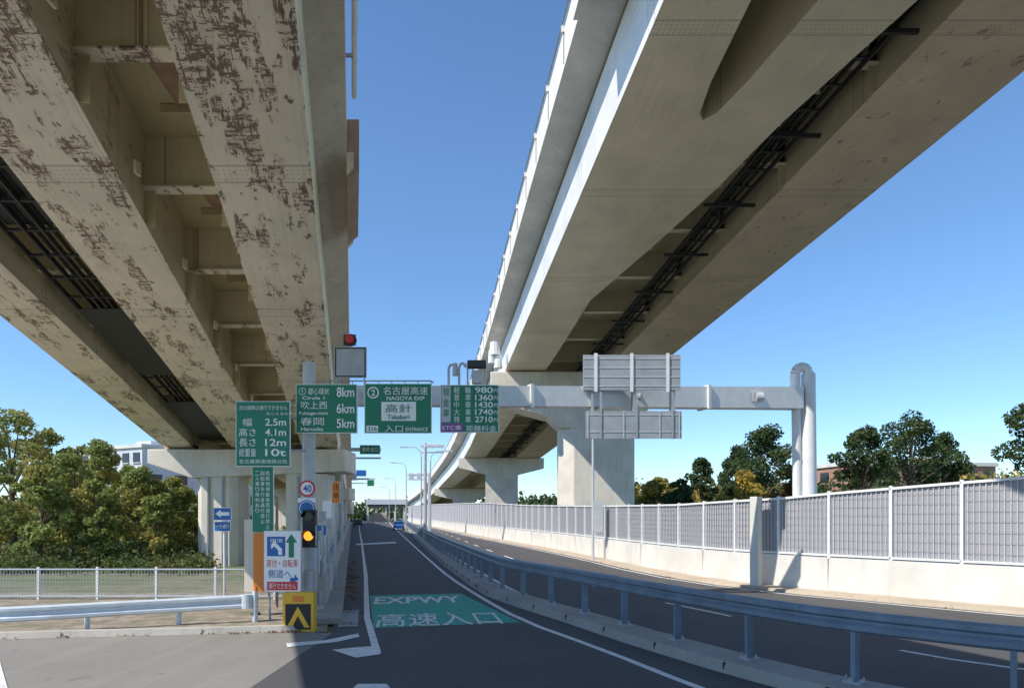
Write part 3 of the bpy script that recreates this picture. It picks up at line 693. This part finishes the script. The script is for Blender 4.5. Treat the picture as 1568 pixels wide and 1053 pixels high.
s=MB(); D=40; X=P(908,0,D).x; s.cyl((X,D,0),(X,D,P(0,672,D).z),.09,.07,'lgrey',10); s.box((X+.3,D-.1,2.6),(0.5,.3,1.8),'lgrey'); s.build('camera_pole')
def lamp(px,top,D,side=1,base=0):
    s=MB(); X=P(px,0,D).x; zt=P(0,top,D).z
    s.cyl((X,D,base),(X,D,zt-1),.10,.07,'lgrey',8)
    s.tube([(X,D,zt-1),(X+side*.15,D,zt-.4),(X+side*.6,D,zt-.05),(X+side*1.6,D,zt)],.05,'lgrey',6); s.box((X+side*1.9,D,zt-.02),(.8,.3,.14),'lgrey'); s.build('street_lamp')
lamp(645,684,75,-1); lamp(622,708,100,-1); lamp(606,732,140,-1); lamp(659,690,70,1); lamp(596,745,170,-1)
def fgantry(x0,x1,yb,D,signs,xpost):
    s=empty('overhead_sign_gantry'); m=MB(); zb=P(0,yb,D).z; Xp=P(xpost,0,D).x
    m.cyl((Xp,D,0),(Xp,D,zb+.3),.18,.15,'lgrey',10); a_=P(x0,yb,D);b_=P(x1,yb,D); m.box(((a_.x+b_.x)/2,D,zb),(b_.x-a_.x,.2,.25),'lgrey'); m.box(((a_.x+b_.x)/2,D,zb-.6),(b_.x-a_.x,.12,.12),'lgrey')
    for q in signs: panel(m,*q[:4],D-.3,q[4],.08,'signw',.5)
    m.build('frame_and_boards',s); return s
s=fgantry(520,583,688,48,[(551,681,582,695,'green')],522); text('春岡 出口',566.5,688,24,7,47.6,'signw',s)
fgantry(527,574,733,95,[(532,722,546,735,'lgrey'),(545,719,561,729,'blue'),(562,734,573,744,'green')],529)
fgantry(624,655,727,90,[(626,724,634,734,'lgrey'),(638,724,646,734,'lgrey')],657)
fgantry(645,680,683,65,[(650,680,664,684,'lgrey'),(667,680,680,684,'lgrey')],651)
s=empty('toll_gate'); m=MB(); D=190
panel(m,560,764,622,772,D,'lgrey',3.0); panel(m,563,771,620,776,D+.2,'dark',2)
for xx in (562,575,590,604,618):
    c=P(xx,0,D); m.box((c.x,D+1,(P(0,772,D).z)/2),(.5,.5,P(0,772,D).z),'lgrey')
m.build('canopy',s)
s=MB(); D=120; s.prism([P(566,799,D),P(566,790,D),P(572,785,D),P(583,784,D),P(590,788,D),P(594,799,D)],(0,2,0),'gutter'); s.build('toll_island_nose')
# ---------------------------------------------------------------- cars
def car(X,Y,rot,mat,name='car',z=0.0):
    e=empty(name); R=Matrix.Translation((X,Y,z))@Matrix.Rotation(rot,4,'Z')
    m=MB()
    prof=[(-2.1,.35),(-2.15,.75),(-2.0,.95),(-1.7,1.02),(-1.35,1.40),(-.6,1.50),(.3,1.46),(.95,1.05),(1.8,.92),(2.1,.7),(2.1,.35)]
    W=.84
    A=[Vector((-W if h<1.1 else -W*.84,x,h)) for x,h in prof]; B=[Vector((W if h<1.1 else W*.84,x,h)) for x,h in prof]
    m.face(A,mat); m.face(B[::-1],mat)
    for i in range(len(A)):
        j=(i+1)%len(A); m.face([A[i],A[j],B[j],B[i]],'glass' if i in (3,6) else mat)
    for sx in (-1,1):
        m.face([Vector((sx*(W*1.005 if h<1.2 else W*.86),x,h)) for x,h in ((-1.45,1.08),(-1.15,1.36),(-.5,1.42),(.25,1.38),(.75,1.08))],'glass')
        m.box((sx*.62,-2.13,.78),(.28,.06,.14),'red'); m.box((sx*.62,2.08,.7),(.28,.08,.14),'signw')
        for yy in (-1.3,1.3):
            m.cyl((sx*.70,yy,.32),(sx*.88,yy,.32),.32,.32,'black',16); m.cyl((sx*.88,yy,.32),(sx*.89,yy,.32),.19,.19,'galv',12)
    m.v=[tuple(R@Vector(p)) for p in m.v]; m.build('body',e); return e
car(P(548,0,140).x,140,math.radians(13),'dark'); car(P(598,0,110).x+1,112,math.radians(10),'blue')
# ---------------------------------------------------------------- buildings
def building(name,c,w,d,h,rot,wall,rows,cols):
    e=empty(name); R=Matrix.Translation(c)@Matrix.Rotation(rot,4,'Z')
    m=MB(); m.box((0,0,h/2),(w,d,h),wall)
    m.v=[tuple(R@Vector(p)) for p in m.v]; m.build('walls',e)
    m=MB(); m.box((0,0,h+.25),(w+.5,d+.5,.5),'concw'); m.box((w*.2,0,h+.9),(w*.2,d*.4,1.0),wall); m.v=[tuple(R@Vector(p)) for p in m.v]; m.build('roof',e)
    m=MB()
    for i in range(rows):
        z=(i+.55)*h/rows
        for j in range(cols):
            x=-w/2+(j+.5)*w/cols; m.box((x,-d/2-.03,z),(w/cols*.6,.1,h/rows*.45),'glass'); m.box((x,-d/2-.1,z-h/rows*.26),(w/cols*.7,.2,.1),'concw')
        for j in range(3):
            y=-d/2+(j+.5)*d/3
            for sx in (-1,1): m.box((sx*(w/2+.03),y,z),(.1,d/3*.5,h/rows*.45),'glass')
    m.v=[tuple(R@Vector(p)) for p in m.v]; m.build('windows',e)
M['bwhite']=concrete('white_render',(0.66,0.67,0.70),stain=.15); M['bbrick']=concrete('terracotta_cladding',(0.46,0.25,0.18),stain=.2)
building('white_apartment_block',(-56,104,0),17,12,11.9,math.radians(-28),M['bwhite'],4,7)
building('white_office_block',(-46,112,0),9,9,9.3,math.radians(-20),M['bwhite'],3,4)
building('terracotta_building',(56,100,0),22,12,9.3,math.radians(8),M['bbrick'],3,9)
# ---------------------------------------------------------------- trees
def leafmesh(name,centers,radii,counts,size,mat,parent=None,flat=0.75):
    P_=[]
    for c,r,n in zip(centers,radii,counts):
        d=rng.normal(size=(n,3)); d/=np.linalg.norm(d,axis=1)[:,None]
        rr=r*rng.uniform(0.25,1.0,size=(n,1))**0.6
        P_.append(np.array(c)+d*rr*np.array([1,1,flat]))
    P_=np.concatenate(P_); n=len(P_)
    a=rng.normal(size=(n,3)); a/=np.linalg.norm(a,axis=1)[:,None]; b=np.cross(a,rng.normal(size=(n,3))); b/=np.linalg.norm(b,axis=1)[:,None]
    s_=size*rng.uniform(.6,1.3,size=(n,1)); a*=s_; b*=s_*.6
    V=np.stack([P_-a,P_-b,P_+a,P_+b],axis=1).reshape(-1,3)
    me=bpy.data.meshes.new(name); me.vertices.add(4*n); me.vertices.foreach_set('co',V.ravel())
    me.loops.add(4*n); me.loops.foreach_set('vertex_index',np.arange(4*n,dtype=np.int32)); me.polygons.add(n)
    me.polygons.foreach_set('loop_start',np.arange(0,4*n,4,dtype=np.int32)); me.polygons.foreach_set('loop_total',np.full(n,4,dtype=np.int32))
    me.materials.append(M[mat]); me.update(calc_edges=True); me.validate()
    o=bpy.data.objects.new(name,me); sc.collection.objects.link(o); o.parent=parent; return o
def tree(name,X,Y,h,cr,mat,leafsize=.16,n=5000,zb=0,crown_base=.25,nc=34,rf=1.0):
    e=empty(name); m=MB(); r0=.02*h+.04
    lean=Vector((random.uniform(-.3,.3),random.uniform(-.3,.3),0))
    top=Vector((X,Y,zb+h*.75))+lean; m.cyl((X,Y,zb-.1),Vector((X,Y,zb+h*.4))+lean*.4,r0,r0*.7,'bark',9); m.cyl(Vector((X,Y,zb+h*.4))+lean*.4,top,r0*.7,r0*.25,'bark',8)
    cen=[];rad=[]
    for i in range(nc):
        t=random.uniform(crown_base,1.0); z=zb+h*t
        prof=math.sin(math.pi*min(1,max(0.08,(t-crown_base)/(1-crown_base)))**.8*.93+.2)
        rr=cr*max(.25,prof)*math.sqrt(random.uniform(.05,1.0)); an=random.uniform(0,2*math.pi)
        c=Vector((X+rr*math.cos(an),Y+rr*math.sin(an),z)); cen.append(tuple(c)); rad.append(random.uniform(.13,.30)*cr*rf)
        if i%2==0:
            st=Vector((X,Y,zb+h*max(.22,t*.62)))+lean*.5; m.cyl(st,c,r0*.28,r0*.06,'bark',6)
    m.build('trunk_and_limbs',e)
    tot=sum(r*r for r in rad); leafmesh('foliage',cen,rad,[int(n*r*r/tot)+5 for r in rad],leafsize,mat,e)
for px,top,D,cr,cb in ((-40,640,36,2.8,.15),(22,635,40,2.5,.2),(75,660,46,2.3,.3),(110,700,37,1.9,.25),(155,682,43,2.1,.22),(215,722,40,2.0,.25),(262,735,42,1.9,.2),(297,762,47,1.8,.1),(-10,620,60,3.2,.2),(120,690,58,2.4,.2),(60,720,34,1.8,.2),(190,718,52,2.0,.25),(150,745,35,1.5,.2),(240,765,36,1.5,.2)):
    q=P(px,top,D); tree('broadleaf_tree',q.x,D,q.z+.1,cr,'leafL',.12 if D<50 else .16,5200,crown_base=cb,nc=44)
for px,top,D,cr,mt in ((1168,662,68,3.6,'leafD'),(1075,708,75,2.6,'leafD'),(1130,690,80,2.6,'leafD'),(1322,655,66,2.8,'leafD'),(1396,641,70,4.2,'leafD'),(1440,668,74,2.6,'leafD'),(1590,600,60,3.2,'leafD'),(1210,720,72,2.3,'leafR'),(1010,735,85,2.4,'leafY'),(1140,728,64,2.4,'leafY'),(1040,738,66,2.2,'leafD'),(1000,740,70,2.0,'leafY')):
    q=P(px,top,D); tree('park_tree',q.x,D,q.z+.1,cr,mt,.17,5200,crown_base=.5 if top<700 else .15,nc=44,rf=1.15)
def band(name,x0,x1,D,top,mat,n,size,jit=8,zlo=0):
    cen=[];rad=[]
    k=int((x1-x0)/9)+3
    for i in range(k*3):
        px=random.uniform(x0,x1); d=D*random.uniform(.93,1.08); zt=P(px,top+random.uniform(-jit,jit),d).z
        z=random.uniform(zlo+1,zt) if zt>zlo+1 else random.uniform(.2,max(.4,zt)); cen.append((P(px,0,d).x,d,z)); rad.append(random.uniform(.7,1.3)*D/45)
    leafmesh(name,cen,rad,[n//len(cen)+4]*len(cen),size,mat)
band('distant_trees',960,1290,95,750,'leafR',7000,.35); band('distant_trees',940,1600,130,748,'leafD',11000,.45)
band('distant_trees',1180,1600,78,745,'leafD',7000,.3,10); band('distant_trees',1440,1620,85,732,'leafY',3000,.3,10)
band('distant_trees',960,1120,88,756,'leafY',3000,.3,6)
band('distant_trees',730,960,190,768,'leafD',6000,.7,4)
band('distant_trees',-120,320,75,805,'leafU',10000,.35,25); band('distant_trees',-120,200,95,775,'leafL',5000,.4,15)
band('distant_trees',300,640,230,778,'leafD',7000,.8,4); band('distant_trees',380,470,60,830,'leafL',3000,.22,12)
band('shrub_hedge',-80,315,47,835,'leafU',11000,.14,16,-1); band('shrub_hedge',-80,318,34,872,'leafU',8000,.10,8,-1)
m=MB(); prev=None
for i in range(70):
    px=-900+i*60; d=420; t=i*.37
    zt=6+5*math.sin(t*.6)+3*math.sin(t*1.7+1)+ (4 if 700<px<1600 else 0); X=P(px,0,d).x
    cur=[(X,d-80,-.1),(X,d-40,zt*.7),(X,d,max(zt,3)),(X,d+120,-.1)]
    if prev:
        for k in range(3): m.face([prev[k],cur[k],cur[k+1],prev[k+1]],'leafD')
    prev=cur
m.build('hills')
cen=[];rad=[]
for i in range(90):
    t=random.random(); cen.append((-18+13*t+random.uniform(-.3,.3),14.55+1.5*t+random.uniform(-.1,.6)*random.random(),.03)); rad.append(random.uniform(.1,.35))
for i in range(50):
    D=random.uniform(17,40); cen.append((X_left(D)+random.uniform(-.1,.3),D,.02)); rad.append(.25)
for i in range(60):
    k=random.randrange(4,30); p=offset(wallp,-1.1)[min(k,len(wallp)-1)]; cen.append((p[0]+random.uniform(-1,1)*.4,p[1]+random.uniform(-1,1)*.4,.02)); rad.append(.3)
leafmesh('fallen_leaves',cen,rad,[16]*len(cen),.03,'leafF',flat=.04)
fit_texts()
# ---------------------------------------------------------------- light
w=bpy.data.worlds.new('World'); sc.world=w; w.use_nodes=True; nt=w.node_tree
sky=nt.nodes.new('ShaderNodeTexSky'); sky.sky_type='NISHITA'; sky.sun_disc=False
dirn=Vector((-0.906,-0.519,1.12)).normalized()
el=math.asin(dirn.z); az=math.atan2(dirn.x,dirn.y)
sky.sun_elevation=el; sky.sun_rotation=az % (2*math.pi); sky.ozone_density=2.5; sky.air_density=0.9; sky.dust_density=0.0
hs=nt.nodes.new('ShaderNodeHueSaturation'); hs.inputs['Saturation'].default_value=1.12; hs.inputs['Value'].default_value=1.42
nt.links.new(sky.outputs[0],hs.inputs['Color'])
tc=nt.nodes.new('ShaderNodeTexCoord'); sx=nt.nodes.new('ShaderNodeSeparateXYZ'); nt.links.new(tc.outputs['Generated'],sx.inputs[0])
mr=nt.nodes.new('ShaderNodeMapRange'); nt.links.new(sx.outputs[2],mr.inputs[0]); mr.inputs[1].default_value=0.0; mr.inputs[2].default_value=0.45; mr.inputs[3].default_value=0.85; mr.inputs[4].default_value=0.0
mx=nt.nodes.new('ShaderNodeMix'); mx.data_type='RGBA'; mx.blend_type='MULTIPLY'
nt.links.new(mr.outputs[0],mx.inputs[0]); nt.links.new(hs.outputs[0],mx.inputs[6]); mx.inputs[7].default_value=(0.52,0.66,0.80,1)
bg=nt.nodes['Background']; nt.links.new(mx.outputs[2],bg.inputs[0]); bg.inputs[1].default_value=0.15
sl=bpy.data.lights.new('sun','SUN'); sl.energy=5.0; sl.angle=math.radians(.5); sl.color=(1,.94,.85)
so=bpy.data.objects.new('sun',sl); sc.collection.objects.link(so); so.rotation_euler=dirn.to_track_quat('Z','Y').to_euler()
cam=bpy.data.cameras.new('camera'); co=bpy.data.objects.new('camera',cam); sc.collection.objects.link(co)
cam.sensor_width=36; cam.lens=24; cam.shift_y=(HY-526.5)/1568; cam.clip_end=6000
co.location=(0,0,H); co.rotation_euler=(math.pi/2,0,0); sc.camera=co
sc.view_settings.view_transform='Standard'; sc.view_settings.look='None'; sc.view_settings.exposure=0
